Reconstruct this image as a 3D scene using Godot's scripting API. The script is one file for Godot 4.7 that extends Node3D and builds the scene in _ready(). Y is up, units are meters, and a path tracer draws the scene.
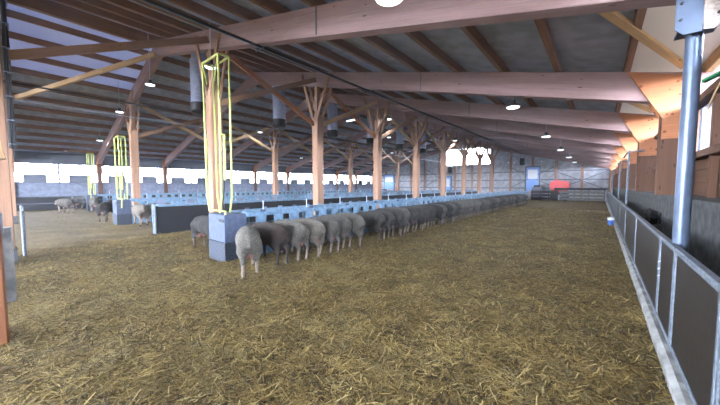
extends Node3D
# A wide timber sheep barn: coordinates are built as P(x, height, depth); depth runs away from the camera along -z.

const XC := -8.256        # first inner post row
const RIDGE := -12.53     # ridge line
const BAY := 3.798
const Z1 := 3.558
const ZEND := 34.3
const ZBACK := -13.0
const SLOPE := 0.247

var M := {}
var used := {}
var rng := RandomNumberGenerator.new()
var fine := FastNoiseLite.new()
var ORD := ["first", "second", "third", "fourth", "fifth", "sixth", "seventh", "eighth", "ninth", "tenth", "eleventh", "twelfth", "thirteenth", "fourteenth", "fifteenth", "sixteenth", "seventeenth", "eighteenth", "nineteenth", "twentieth"]

func P(x: float, h: float, d: float) -> Vector3:
	return Vector3(x, h, -d)

func mirror(x: float) -> float:
	return 2.0 * RIDGE - x

func under(x: float) -> float:          # underside of the rafters
	return 3.081 - SLOPE * (x if x > RIDGE else mirror(x))

func ordinal(i: int) -> String:
	if i < 20: return ORD[i]
	var tens := {20: "twenty", 30: "thirty", 40: "forty", 50: "fifty", 60: "sixty"}
	var n := i + 1
	var t := int(n / 10) * 10
	if n % 10 == 0: return {20: "twentieth", 30: "thirtieth", 40: "fortieth", 50: "fiftieth", 60: "sixtieth"}[t]
	return tens[t] + "-" + ORD[n % 10 - 1]

# ---------------------------------------------------------------- helpers
func numbered(n: String) -> String:
	if not used.has(n):
		used[n] = 0
		return n
	used[n] += 1
	return "%s_%03d" % [n, used[n]]

func tag(o: Node, label: String, category: String, group := "") -> void:
	o.set_meta("label", label)
	o.set_meta("category", category)
	if group != "": o.set_meta("group", group)

func thing(n: String, at: Vector3, label: String, category: String, group := "") -> Node3D:
	var o := Node3D.new()
	o.name = numbered(n)
	add_child(o)
	o.position = at
	tag(o, label, category, group)
	return o

func setting(n: String, at := Vector3.ZERO) -> Node3D:
	var o := Node3D.new()
	o.name = numbered(n)
	add_child(o)
	o.position = at
	o.set_meta("kind", "structure")
	return o

func mb() -> SurfaceTool:
	var st := SurfaceTool.new()
	st.begin(Mesh.PRIMITIVE_TRIANGLES)
	return st

func put(parent: Node, n: String, st: SurfaceTool, m: Material) -> MeshInstance3D:
	return put_mesh(parent, n, st.commit(), m)

func put_mesh(parent: Node, n: String, mesh: Mesh, m: Material) -> MeshInstance3D:
	var o := MeshInstance3D.new()
	o.mesh = mesh
	o.material_override = m
	o.name = numbered(n) if parent == self else n
	parent.add_child(o, true)
	return o

func tri(st: SurfaceTool, a: Vector3, b: Vector3, c: Vector3, n: Vector3, ua := Vector2.ZERO, ub := Vector2.ZERO, uc := Vector2.ZERO) -> void:
	if (b - a).cross(c - a).dot(n) > 0.0:
		var t := b; b = c; c = t
		var u := ub; ub = uc; uc = u
	st.set_normal(n); st.set_uv(ua); st.add_vertex(a)
	st.set_normal(n); st.set_uv(ub); st.add_vertex(b)
	st.set_normal(n); st.set_uv(uc); st.add_vertex(c)

func quad(st: SurfaceTool, a: Vector3, b: Vector3, c: Vector3, d: Vector3, n: Vector3, ua := Vector2.ZERO, ub := Vector2.ZERO, uc := Vector2.ZERO, ud := Vector2.ZERO) -> void:
	tri(st, a, b, c, n, ua, ub, uc)
	tri(st, a, c, d, n, ua, uc, ud)

# prism from a to b with a chamfered rectangular section: w across, d along the "up" side
func bar(st: SurfaceTool, a: Vector3, b: Vector3, w: float, d: float, up := Vector3.UP, ch := 0.006) -> void:
	var f := (b - a).normalized()
	if absf(f.dot(up)) > 0.98: up = Vector3.RIGHT
	var s := f.cross(up).normalized()
	var u := s.cross(f).normalized()
	var hw := w * 0.5
	var hd := d * 0.5
	var c := minf(ch, minf(hw, hd) * 0.5)
	var sec := [Vector2(hw - c, hd), Vector2(hw, hd - c), Vector2(hw, -hd + c), Vector2(hw - c, -hd), Vector2(-hw + c, -hd), Vector2(-hw, -hd + c), Vector2(-hw, hd - c), Vector2(-hw + c, hd)]
	var L := (b - a).length()
	var u0 := fposmod(a.x * 1.37 + a.y * 0.71 + a.z * 2.11, 7.0)
	var run := u0 * 0.3
	for i in 8:
		var p: Vector2 = sec[i]
		var q: Vector2 = sec[(i + 1) % 8]
		var e := q - p
		var n2 := Vector2(e.y, -e.x)
		if n2.dot((p + q)) < 0.0: n2 = -n2
		var n := (s * n2.x + u * n2.y).normalized()
		var o0 := s * p.x + u * p.y
		var o1 := s * q.x + u * q.y
		var el := e.length()
		quad(st, a + o0, b + o0, b + o1, a + o1, n, Vector2(u0, run), Vector2(u0 + L, run), Vector2(u0 + L, run + el), Vector2(u0, run + el))
		run += el
	for end in 2:
		var cen := a if end == 0 else b
		var n := -f if end == 0 else f
		for i in range(1, 7):
			var p0: Vector2 = sec[0]; var p1: Vector2 = sec[i]; var p2: Vector2 = sec[i + 1]
			tri(st, cen + s * p0.x + u * p0.y, cen + s * p1.x + u * p1.y, cen + s * p2.x + u * p2.y, n, p0 * 0.5, p1 * 0.5, p2 * 0.5)

func box(st: SurfaceTool, lo: Vector3, hi: Vector3, ch := 0.006) -> void:   # corners in any order
	var a := Vector3(minf(lo.x, hi.x), minf(lo.y, hi.y), minf(lo.z, hi.z))
	var b := Vector3(maxf(lo.x, hi.x), maxf(lo.y, hi.y), maxf(lo.z, hi.z))
	var s := b - a
	var m := (a + b) * 0.5
	if s.x >= s.y and s.x >= s.z: bar(st, Vector3(a.x, m.y, m.z), Vector3(b.x, m.y, m.z), s.z, s.y, Vector3.UP, ch)
	elif s.z >= s.y: bar(st, Vector3(m.x, m.y, a.z), Vector3(m.x, m.y, b.z), s.x, s.y, Vector3.UP, ch)
	else: bar(st, Vector3(m.x, a.y, m.z), Vector3(m.x, b.y, m.z), s.z, s.x, Vector3.RIGHT, ch)

func tube(st: SurfaceTool, pts: Array, r: float, sides := 8) -> void:
	var n := pts.size()
	var rings := []
	var side := Vector3.ZERO
	for i in n:
		var f: Vector3
		if i == 0: f = (pts[1] - pts[0]).normalized()
		elif i == n - 1: f = (pts[n - 1] - pts[n - 2]).normalized()
		else: f = ((pts[i] - pts[i - 1]).normalized() + (pts[i + 1] - pts[i]).normalized()).normalized()
		if i == 0: side = f.cross(Vector3.UP if absf(f.y) < 0.9 else Vector3.RIGHT).normalized()
		else: side = (side - f * side.dot(f)).normalized()
		var u := side.cross(f)
		var ring := []
		for k in sides:
			var t := TAU * k / sides
			ring.append(side * cos(t) + u * sin(t))
		rings.append(ring)
	for i in n - 1:
		for k in sides:
			var k2 := (k + 1) % sides
			var A: Vector3 = rings[i][k]; var B: Vector3 = rings[i][k2]; var C: Vector3 = rings[i + 1][k2]; var D: Vector3 = rings[i + 1][k]
			var pa: Vector3 = pts[i]; var pb: Vector3 = pts[i + 1]
			smooth(st, pa + A * r, A, pa + B * r, B, pb + C * r, C)
			smooth(st, pa + A * r, A, pb + C * r, C, pb + D * r, D)
	for e in 2:
		var i := 0 if e == 0 else n - 1
		var f: Vector3 = (pts[0] - pts[1]).normalized() if e == 0 else (pts[n - 1] - pts[n - 2]).normalized()
		for k in range(1, sides - 1):
			tri(st, pts[i] + rings[i][0] * r, pts[i] + rings[i][k] * r, pts[i] + rings[i][k + 1] * r, f)

func smooth(st: SurfaceTool, a: Vector3, na: Vector3, b: Vector3, nb: Vector3, c: Vector3, nc: Vector3) -> void:
	if (b - a).cross(c - a).dot(na + nb + nc) > 0.0:
		var t := b; b = c; c = t
		var u := nb; nb = nc; nc = u
	st.set_normal(na); st.set_uv(Vector2.ZERO); st.add_vertex(a)
	st.set_normal(nb); st.set_uv(Vector2.ZERO); st.add_vertex(b)
	st.set_normal(nc); st.set_uv(Vector2.ZERO); st.add_vertex(c)

# profile of Vector2(radius, height) turned about the y axis at "at"
func lathe(st: SurfaceTool, at: Vector3, prof: Array, sides := 20) -> void:
	for i in prof.size() - 1:
		var p: Vector2 = prof[i]
		var q: Vector2 = prof[i + 1]
		var e := q - p
		var n2 := Vector2(e.y, -e.x).normalized()
		for k in sides:
			var t0 := TAU * k / sides
			var t1 := TAU * (k + 1) / sides
			var d0 := Vector3(cos(t0), 0, sin(t0))
			var d1 := Vector3(cos(t1), 0, sin(t1))
			var n0 := (d0 * n2.x + Vector3.UP * n2.y).normalized()
			var n1 := (d1 * n2.x + Vector3.UP * n2.y).normalized()
			var a := at + d0 * p.x + Vector3.UP * p.y
			var b := at + d1 * p.x + Vector3.UP * p.y
			var c := at + d1 * q.x + Vector3.UP * q.y
			var d := at + d0 * q.x + Vector3.UP * q.y
			if p.x > 1e-5: smooth(st, a, n0, b, n1, c, n1)
			if q.x > 1e-5: smooth(st, a, n0, c, n1, d, n0)

# flat plate with a polygon outline in the x-height plane, thick along z, centred at depth d
func plate(st: SurfaceTool, poly: PackedVector2Array, d: float, thick: float) -> void:
	var idx := Geometry2D.triangulate_polygon(poly)
	for s in [-1.0, 1.0]:
		var n := Vector3(0, 0, s)
		for i in range(0, idx.size(), 3):
			var a := poly[idx[i]]; var b := poly[idx[i + 1]]; var c := poly[idx[i + 2]]
			tri(st, Vector3(a.x, a.y, -d + s * thick * 0.5), Vector3(b.x, b.y, -d + s * thick * 0.5), Vector3(c.x, c.y, -d + s * thick * 0.5), n, a * 0.9, b * 0.9, c * 0.9)
	var cen := Vector2.ZERO
	for p in poly: cen += p / poly.size()
	for i in poly.size():
		var p := poly[i]
		var q := poly[(i + 1) % poly.size()]
		var e := q - p
		var n2 := Vector2(e.y, -e.x).normalized()
		if Geometry2D.is_point_in_polygon((p + q) * 0.5 + n2 * 0.01, poly): n2 = -n2
		var n := Vector3(n2.x, n2.y, 0)
		quad(st, Vector3(p.x, p.y, -d - thick * 0.5), Vector3(q.x, q.y, -d - thick * 0.5), Vector3(q.x, q.y, -d + thick * 0.5), Vector3(p.x, p.y, -d + thick * 0.5), n, p, q, q + Vector2(0.03, 0), p + Vector2(0.03, 0))

# ---------------------------------------------------------------- materials
func mat(c: Color, rough := 0.8, metal := 0.0) -> StandardMaterial3D:
	var m := StandardMaterial3D.new()
	m.albedo_color = c
	m.roughness = rough
	m.metallic = metal
	return m

func wood_image(seed_: int, knots: int, contrast: float) -> Image:
	var W := 384
	var Hh := 192
	var img := Image.create(W, Hh, false, Image.FORMAT_RGB8)
	var n1 := FastNoiseLite.new(); n1.seed = seed_; n1.frequency = 0.012
	var n2 := FastNoiseLite.new(); n2.seed = seed_ + 5; n2.frequency = 0.05
	var kn := []
	var r := RandomNumberGenerator.new(); r.seed = seed_
	for i in knots: kn.append(Vector3(r.randf() * W, r.randf() * Hh, r.randf_range(2.0, 4.5)))
	for y in Hh:
		for x in W:
			var ax := TAU * x / W
			var ay := TAU * y / Hh
			var px := cos(ax) * 10.0; var pz := sin(ax) * 10.0
			var py := cos(ay) * 60.0; var pw := sin(ay) * 60.0
			var warp := n1.get_noise_3d(px * 3.0, py + pw * 0.5, pz * 3.0) * 22.0
			var g := n2.get_noise_3d(px + warp * 0.4, py * 3.5 + warp, pz + pw * 3.5)
			var v := 0.86 + contrast * g + 0.10 * n1.get_noise_3d(px * 2.0 + 90.0, py, pw)
			var col := Color(v, v * (0.985 - 0.03 * g), v * (0.97 - 0.06 * g))
			for k: Vector3 in kn:
				var dx := (x - k.x) / 1.7
				var dy: float = y - k.y
				var q := (dx * dx + dy * dy) / (k.z * k.z)
				if q < 1.0: col = col.lerp(Color(0.42, 0.28, 0.18), 0.75 * (1.0 - q * q))
			img.set_pixel(x, y, col)
	img.generate_mipmaps()
	return img

func wood(tex: ImageTexture, c: Color, scale := Vector3(0.4, 1.6, 1), rough := 0.75) -> StandardMaterial3D:
	var m := mat(c, rough)
	m.albedo_texture = tex
	m.uv1_scale = scale
	return m

func noise_tex(seed_: int, freq: float, cols: Array, offs: Array, size := 512, octaves := 4) -> NoiseTexture2D:
	var t := NoiseTexture2D.new()
	var n := FastNoiseLite.new()
	n.seed = seed_; n.frequency = freq; n.fractal_octaves = octaves
	t.noise = n; t.width = size; t.height = size; t.seamless = true
	var g := Gradient.new()
	g.colors = PackedColorArray(cols); g.offsets = PackedFloat32Array(offs)
	t.color_ramp = g
	return t

func noise_normal(seed_: int, freq: float, strength: float, size := 512) -> NoiseTexture2D:
	var t := NoiseTexture2D.new()
	var n := FastNoiseLite.new()
	n.seed = seed_; n.frequency = freq
	t.noise = n; t.width = size; t.height = size; t.seamless = true
	t.as_normal_map = true; t.bump_strength = strength
	return t

func mottled(c: Color, seed_: int, amount: float, scale: float, rough := 0.8, metal := 0.0) -> StandardMaterial3D:
	var m := mat(c, rough, metal)
	m.albedo_texture = noise_tex(seed_, 0.012, [Color(1 - amount, 1 - amount, 1 - amount), Color(1, 1, 1)], [0.25, 0.75])
	m.uv1_triplanar = true
	m.uv1_world_triplanar = true
	m.uv1_scale = Vector3.ONE * scale
	return m

func straw_image() -> Image:
	var S := 768
	var img := Image.create(S, S, false, Image.FORMAT_RGB8)
	var n := FastNoiseLite.new(); n.seed = 3; n.frequency = 0.03
	var r := RandomNumberGenerator.new(); r.seed = 77
	for y in S:
		for x in S:
			var ax := TAU * x / S; var ay := TAU * y / S
			var v := n.get_noise_3d(cos(ax) * 110.0 + cos(ay) * 37.0, sin(ax) * 110.0 + sin(ay) * 61.0, cos(ay) * 110.0 + sin(ay) * 110.0)
			img.set_pixel(x, y, Color(0.27, 0.21, 0.135) * (1.0 + 0.5 * v))
	var cols := [Color(0.72, 0.62, 0.38), Color(0.62, 0.52, 0.31), Color(0.50, 0.41, 0.24), Color(0.36, 0.28, 0.17), Color(0.82, 0.74, 0.52), Color(0.22, 0.16, 0.10), Color(0.55, 0.50, 0.36)]
	for i in 16000:
		var x := r.randf() * S; var y := r.randf() * S
		var t := r.randf() * TAU
		var L := r.randi_range(10, 46)
		var c: Color = cols[r.randi() % 7] * r.randf_range(0.75, 1.05)
		var bend := r.randf_range(-0.02, 0.02)
		var wide := r.randf() < 0.45
		for k in L:
			x += cos(t); y += sin(t); t += bend
			var xi := posmod(int(x), S); var yi := posmod(int(y), S)
			img.set_pixel(xi, yi, c)
			if wide: img.set_pixel(posmod(xi + 1, S), yi, c * 0.93)
	img.generate_mipmaps()
	return img

func make_materials() -> void:
	var wa := ImageTexture.create_from_image(wood_image(11, 4, 0.15))
	var wb := ImageTexture.create_from_image(wood_image(23, 22, 0.12))
	M.rafter = wood(wa, Color(0.70, 0.58, 0.58))
	M.post = wood(wa, Color(0.70, 0.55, 0.45))
	M.purlin = wood(wa, Color(0.60, 0.45, 0.36))
	M.pale = wood(wa, Color(0.88, 0.74, 0.56))
	M.orange = wood(wb, Color(0.80, 0.53, 0.36), Vector3(0.7, 0.9, 1))
	M.gate_wood = wood(wb, Color(0.62, 0.40, 0.26))
	M.stud = wood(wb, Color(0.42, 0.29, 0.21))
	M.plank = wood(wb, Color(0.40, 0.28, 0.20))
	M.roof = mottled(Color(0.70, 0.725, 0.79), 31, 0.14, 0.35, 0.7)
	M.roof_light = mat(Color(0.80, 0.825, 0.90), 0.5)
	M.roof_light.backlight_enabled = true
	M.roof_light.backlight = Color(0.275, 0.285, 0.32)
	M.eave_light = mat(Color(0.86, 0.85, 0.83), 0.5)
	M.eave_light.backlight_enabled = true
	M.eave_light.backlight = Color(0.30, 0.285, 0.27)
	M.wall_grey = mottled(Color(0.47, 0.50, 0.575), 32, 0.12, 0.5)
	M.end_panel = mottled(Color(0.70, 0.71, 0.74), 33, 0.14, 0.3)
	M.end_panel.backlight_enabled = true
	M.end_panel.backlight = Color(0.27, 0.27, 0.29)
	M.concrete = mottled(Color(0.30, 0.305, 0.31), 34, 0.30, 0.9, 0.9)
	M.kerb = mottled(Color(0.66, 0.66, 0.65), 35, 0.30, 0.6, 0.9)
	M.kerb.normal_enabled = true
	M.kerb.normal_texture = noise_normal(36, 0.03, 2.5)
	M.blue = mottled(Color(0.43, 0.555, 0.655), 37, 0.15, 1.2, 0.55)
	M.box_blue = mottled(Color(0.29, 0.335, 0.43), 38, 0.12, 1.4, 0.7)
	M.box_low = mottled(Color(0.26, 0.285, 0.335), 39, 0.3, 4.0, 0.85)
	M.black_panel = mottled(Color(0.04, 0.046, 0.07), 40, 0.3, 0.8, 0.7)
	M.steel = mottled(Color(0.48, 0.52, 0.57), 41, 0.2, 3.0, 0.5, 0.3)
	M.pole = mottled(Color(0.35, 0.405, 0.49), 42, 0.08, 1.0, 0.35, 0.35)
	M.bracket_light = mottled(Color(0.80, 0.74, 0.70), 43, 0.2, 5.0, 0.5, 0.2)
	M.fence = mottled(Color(0.15, 0.125, 0.105), 44, 0.4, 2.2, 0.5)
	M.yellow = mat(Color(0.74, 0.77, 0.43), 0.5)
	M.cable = mat(Color(0.035, 0.04, 0.06), 0.5)
	M.cable_grey = mat(Color(0.45, 0.50, 0.58), 0.45)
	M.cable_tie = mat(Color(0.5, 0.53, 0.6), 0.5)
	M.wire = mat(Color(0.72, 0.74, 0.78), 0.5)
	M.duct = mottled(Color(0.66, 0.70, 0.82), 45, 0.1, 1.0, 0.6)
	M.dark = mat(Color(0.05, 0.055, 0.07), 0.6)
	M.lamp = mat(Color(0.16, 0.17, 0.19), 0.5)
	M.glow = mat(Color(1, 1, 1), 0.5)
	M.glow.emission_enabled = true
	M.glow.emission = Color(0.93, 0.97, 1.0)
	M.glow.emission_energy_multiplier = 4.0
	M.glass = mat(Color(0.93, 0.96, 1.0, 0.08), 0.05)
	M.glass.transparency = BaseMaterial3D.TRANSPARENCY_ALPHA
	M.milky = mat(Color(0.60, 0.67, 0.77, 0.86), 0.6)
	M.milky.transparency = BaseMaterial3D.TRANSPARENCY_ALPHA
	M.frame_grey = mat(Color(0.36, 0.38, 0.43), 0.6)
	M.red = mat(Color(0.80, 0.13, 0.14), 0.4)
	M.blue_door = mat(Color(0.47, 0.64, 0.88), 0.45)
	M.gate_board = mottled(Color(0.56, 0.56, 0.54), 46, 0.4, 1.5)
	M.dark_board = mottled(Color(0.19, 0.16, 0.14), 47, 0.3, 1.5)
	M.green = mat(Color(0.10, 0.48, 0.30), 0.55)
	M.bowl_blue = mat(Color(0.25, 0.42, 0.75), 0.4)
	M.white = mat(Color(0.85, 0.87, 0.90), 0.5)
	M.brush = mat(Color(0.02, 0.02, 0.025), 0.9)
	var st_tex := ImageTexture.create_from_image(straw_image())
	M.straw = mat(Color(1, 1, 1), 0.95)
	M.straw.albedo_texture = st_tex
	M.straw.vertex_color_use_as_albedo = true
	M.straw.uv1_triplanar = true
	M.straw.uv1_world_triplanar = true
	M.straw.uv1_scale = Vector3.ONE * 0.62
	M.straw.normal_enabled = true
	M.straw.normal_texture = noise_normal(8, 0.12, 5.0)
	M.blade = mat(Color(1, 1, 1), 0.8)
	M.blade.vertex_color_use_as_albedo = true
	M.wool = mat(Color(1, 1, 1), 0.95)
	M.wool.vertex_color_use_as_albedo = true
	M.wool.uv1_triplanar = true
	M.wool.uv1_scale = Vector3.ONE * 3.0
	M.wool.normal_enabled = true
	M.wool.normal_texture = noise_normal(9, 0.06, 14.0)
	M.wool.albedo_texture = noise_tex(10, 0.03, [Color(0.55, 0.53, 0.50), Color(1, 1, 1)], [0.3, 0.7])

# ---------------------------------------------------------------- main
func _ready() -> void:
	rng.seed = 4242
	fine.seed = 5; fine.frequency = 1.0
	# camera
	var cam := Camera3D.new()
	cam.name = "camera"
	add_child(cam)
	cam.fov = rad_to_deg(2.0 * atan(202.5 / 285.9))
	cam.position = P(0, 1.45, 0)
	cam.rotation = Vector3(-0.0605, 0.698, 0)
	cam.near = 0.05
	cam.far = 300.0
	cam.current = true
	# overcast sky
	var env := Environment.new()
	var sky := Sky.new()
	var sm := ProceduralSkyMaterial.new()
	sm.sky_top_color = Color(0.80, 0.86, 0.96)
	sm.sky_horizon_color = Color(0.93, 0.95, 1.0)
	sm.ground_horizon_color = Color(0.42, 0.43, 0.42)
	sm.ground_bottom_color = Color(0.35, 0.35, 0.33)
	sm.sky_energy_multiplier = 8.0
	sm.ground_energy_multiplier = 4.0
	sky.sky_material = sm
	env.background_mode = Environment.BG_SKY
	env.sky = sky
	env.tonemap_mode = Environment.TONE_MAPPER_LINEAR
	env.tonemap_exposure = 0.69
	env.sdfgi_enabled = true
	env.ssao_enabled = true
	env.ssil_enabled = true
	var we := WorldEnvironment.new()
	we.name = "environment"
	we.environment = env
	add_child(we)
	env.volumetric_fog_enabled = true
	env.volumetric_fog_density = 0.0
	make_materials()
	build_floor()
	build_roof()
	build_walls()
	build_frames()
	build_braces()
	build_feeders()
	build_fence()
	build_far_end()
	build_hanging()
	build_lamps()
	build_sheep()
	build_left_edge()
	build_haze()
	build_straw_blades()

# ---------------------------------------------------------------- floor
func straw_height(x: float, d: float) -> float:
	return 0.028 * fine.get_noise_2d(x * 0.9, d * 0.9) + 0.022 * fine.get_noise_2d(x * 3.1 + 40.0, d * 3.1) + 0.012 * fine.get_noise_2d(x * 9.0, d * 9.0 + 70.0)

func straw_tone(x: float, d: float) -> Color:
	var a := 0.5 + 0.5 * fine.get_noise_2d(x * 0.55 + 11.0, d * 0.55)
	var b := 0.5 + 0.5 * fine.get_noise_2d(x * 1.9, d * 1.9 + 31.0)
	var c := 0.5 + 0.5 * fine.get_noise_2d(x * 5.5 + 3.0, d * 5.5)
	var v := 0.30 + 0.42 * a + 0.42 * b + 0.62 * c
	return Color(v * 0.95, v * (0.87 + 0.05 * a), v * (0.52 + 0.18 * a))

func straw_grid(st: SurfaceTool, x0: float, x1: float, d0: float, d1: float, step: float, hole := Rect2()) -> void:
	var nx := int(round((x1 - x0) / step))
	var nd := int(round((d1 - d0) / step))
	var sx := (x1 - x0) / nx
	var sd := (d1 - d0) / nd
	var pts := []
	for i in nx + 1:
		var row := PackedVector3Array()
		for j in nd + 1:
			var x := x0 + i * sx
			var d := d0 + j * sd
			row.append(P(x, straw_height(x, d), d))
		pts.append(row)
	for i in nx:
		for j in nd:
			if hole.size.x > 0.0 and hole.has_point(Vector2(x0 + (i + 0.5) * sx, d0 + (j + 0.5) * sd)): continue
			var q := [pts[i][j], pts[i + 1][j], pts[i + 1][j + 1], pts[i][j + 1]]
			for t in [[0, 2, 1], [0, 3, 2]]:
				for k in t:
					var v: Vector3 = q[k]
					st.set_color(straw_tone(v.x, -v.z))
					var e := 0.05
					var hx := (straw_height(v.x + e, -v.z) - straw_height(v.x - e, -v.z)) / (2.0 * e)
					var hd := (straw_height(v.x, -v.z + e) - straw_height(v.x, -v.z - e)) / (2.0 * e)
					st.set_normal(Vector3(-hx, 1.0, hd).normalized())
					st.add_vertex(v)

func build_floor() -> void:
	var f := setting("floor")
	var st := mb()
	box(st, P(-27.5, -0.3, ZBACK - 1.0), P(2.2, -0.1, ZEND + 1.0))
	put(f, "slab", st, M.concrete)
	var s := mb()
	straw_grid(s, -7.0, 0.42, 0.0, 8.0, 0.08)
	straw_grid(s, -25.9, 0.42, -12.5, 34.0, 0.5, Rect2(-7.0, 0.0, 7.5, 8.0))
	var o := put(self, "straw_bedding", s, M.straw)
	tag(o, "trampled yellow brown straw bedding spread over the whole barn floor", "straw")
	o.set_meta("kind", "stuff")

func build_straw_blades() -> void:
	var kinds := []
	var r := RandomNumberGenerator.new()
	r.seed = 91
	for v in 4:
		var st := mb()
		for i in 14:
			var yaw := r.randf() * TAU
			var p := Vector3(r.randf_range(-0.10, 0.10), r.randf_range(0.004, 0.03), r.randf_range(-0.10, 0.10))
			var L := r.randf_range(0.04, 0.14)
			var w := r.randf_range(0.0018, 0.0036)
			var pitch := r.randf_range(-0.22, 0.30)
			var f := Vector3(cos(yaw) * cos(pitch), sin(pitch), sin(yaw) * cos(pitch))
			var s := f.cross(Vector3.UP).normalized() * w
			var bend := Vector3(r.randf_range(-0.3, 0.3), r.randf_range(-0.35, 0.1), r.randf_range(-0.3, 0.3)) * L
			var a := p - f * L * 0.5
			var m := p
			var b := p + f * L * 0.5 + bend * 0.4
			var n := s.cross(f).normalized()
			if n.y < 0: n = -n
			quad(st, a - s, a + s, m + s, m - s, n)
			quad(st, m - s, m + s, b + s * 0.7, b - s * 0.7, n)
		kinds.append(st.commit())
	var holder := thing("loose_straw", Vector3.ZERO, "loose straw stalks lying on top of the bedding in front of the feeding row", "straw")
	holder.set_meta("kind", "stuff")
	var lists := [[], [], [], []]
	var tones := [Color(0.38, 0.28, 0.098), Color(0.31, 0.22, 0.074), Color(0.22, 0.155, 0.05), Color(0.56, 0.45, 0.20), Color(0.11, 0.072, 0.026), Color(0.31, 0.26, 0.13), Color(0.08, 0.054, 0.025)]
	var count := 0
	while count < 130000:
		var d := r.randf_range(-1.5, 20.0)
		var x := r.randf_range(-9.5, 0.40)
		if x < -5.2 and x > -6.1 and d > 2.1: continue
		var zc := -x * 0.643 + d * 0.766
		var xc := x * 0.766 + d * 0.643
		if zc < 1.3 or absf(xc) > zc * 1.32: continue
		if r.randf() > minf(1.0, pow(3.2 / zc, 1.05)): continue
		count += 1
		var k := r.randi() % 4
		var t := straw_tone(x, d)
		var c: Color = tones[r.randi() % 7]
		var sc := r.randf_range(0.7, 1.25) * (0.9 + 0.085 * zc)
		lists[k].append([Transform3D(Basis(Vector3.UP, r.randf() * TAU).scaled(Vector3.ONE * sc), P(x, straw_height(x, d) - 0.004, d)), c * Color(1.0, 0.95, 0.82) * (0.06 + 0.92 * t.r) * r.randf_range(0.6, 1.25)])
	for k in 4:
		var mm := MultiMesh.new()
		mm.transform_format = MultiMesh.TRANSFORM_3D
		mm.use_colors = true
		mm.mesh = kinds[k]
		mm.instance_count = lists[k].size()
		for i in lists[k].size():
			mm.set_instance_transform(i, lists[k][i][0])
			mm.set_instance_color(i, lists[k][i][1])
		var mi := MultiMeshInstance3D.new()
		mi.name = "stalks"
		mi.multimesh = mm
		mi.material_override = M.blade
		mi.set_meta("kind", "stuff")
		holder.add_child(mi, true)

# ---------------------------------------------------------------- roof
func build_roof() -> void:
	var c := setting("ceiling")
	var top := 0.51 + 0.21
	var edges := []
	var z := frame_z(1) - 5.0 * BAY
	while z < ZEND:
		edges.append(z)
		z += BAY
	edges.append(ZEND + 0.6)
	for i in edges.size() - 1:
		for side in 2:
			var spans := [[RIDGE, 0.34, M.roof, "roof_sheet"], [0.34, 1.8, M.eave_light, "roof_light_panel"]]
			if side == 1:
				spans = [[RIDGE, -27.0, M.roof, "roof_sheet"]]
				if edges[i] < 2.0: spans = [[RIDGE, -16.9, M.roof_light, "roof_light_panel"], [-16.9, -27.0, M.roof, "roof_sheet"]]
			for s in spans:
				var st := mb()
				var xa: float = s[0]
				var xb: float = s[1]
				var ha := (3.081 - SLOPE * (xa if side == 0 else mirror(xa))) + top
				var hb := (3.081 - SLOPE * (xb if side == 0 else mirror(xb))) + top
				var za: float = edges[i]
				var zb: float = edges[i + 1] + 0.02
				var lift := Vector3(0, 0.02, 0)
				bar(st, P(xa, ha, (za + zb) * 0.5) + lift, P(xb, hb, (za + zb) * 0.5) + lift, zb - za, 0.04, Vector3.UP, 0.004)
				put(c, s[3], st, s[2])
	var st2 := mb()
	bar(st2, P(RIDGE, 6.176 + top + 0.06, ZBACK - 0.6), P(RIDGE, 6.176 + top + 0.06, ZEND + 0.6), 0.5, 0.03)
	put(c, "ridge_cap", st2, M.roof)
	st2 = mb()
	bar(st2, P(RIDGE, 6.62, ZBACK - 0.3), P(RIDGE, 6.62, ZEND - 0.1), 0.16, 0.40, Vector3.UP, 0.01)
	put(c, "ridge_beam", st2, M.purlin)
	st2 = mb()
	bar(st2, P(-16.9, 4.72, 0.10), P(-12.66, 6.22, 3.42), 0.10, 0.16)
	put(c, "wind_brace", st2, M.pale)
	for i in 13:
		for side in 2:
			var x := 0.30 - 1.07 * i
			if x < RIDGE + 0.1: continue
			var h := under(x) + 0.51 + 0.10
			if side == 1: x = mirror(x)
			var st := mb()
			bar(st, P(x, h, ZBACK - 0.3), P(x, h, ZEND - 0.1), 0.085, 0.20)
			put(c, "purlin", st, M.purlin)
	for side in 2:
		var x := 1.28 if side == 0 else mirror(1.28)
		var st := mb()
		var h := under(1.28) + 0.51 + 0.10
		bar(st, P(x, h, ZBACK - 0.3), P(x, h, ZEND - 0.1), 0.085, 0.20)
		put(c, "purlin", st, M.pale)
	for k in range(1, 6):
		var st := mb()
		bar(st, P(-0.45, under(-0.45) + 0.44, frame_z(k) + 0.12), P(1.0, under(1.0) + 0.58, frame_z(k + 1) - 0.16), 0.11, 0.05)
		put(c, "wind_brace", st, M.pale)

# ---------------------------------------------------------------- walls
func frame_z(k: int) -> float:
	return Z1 + BAY * (k - 1)

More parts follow.
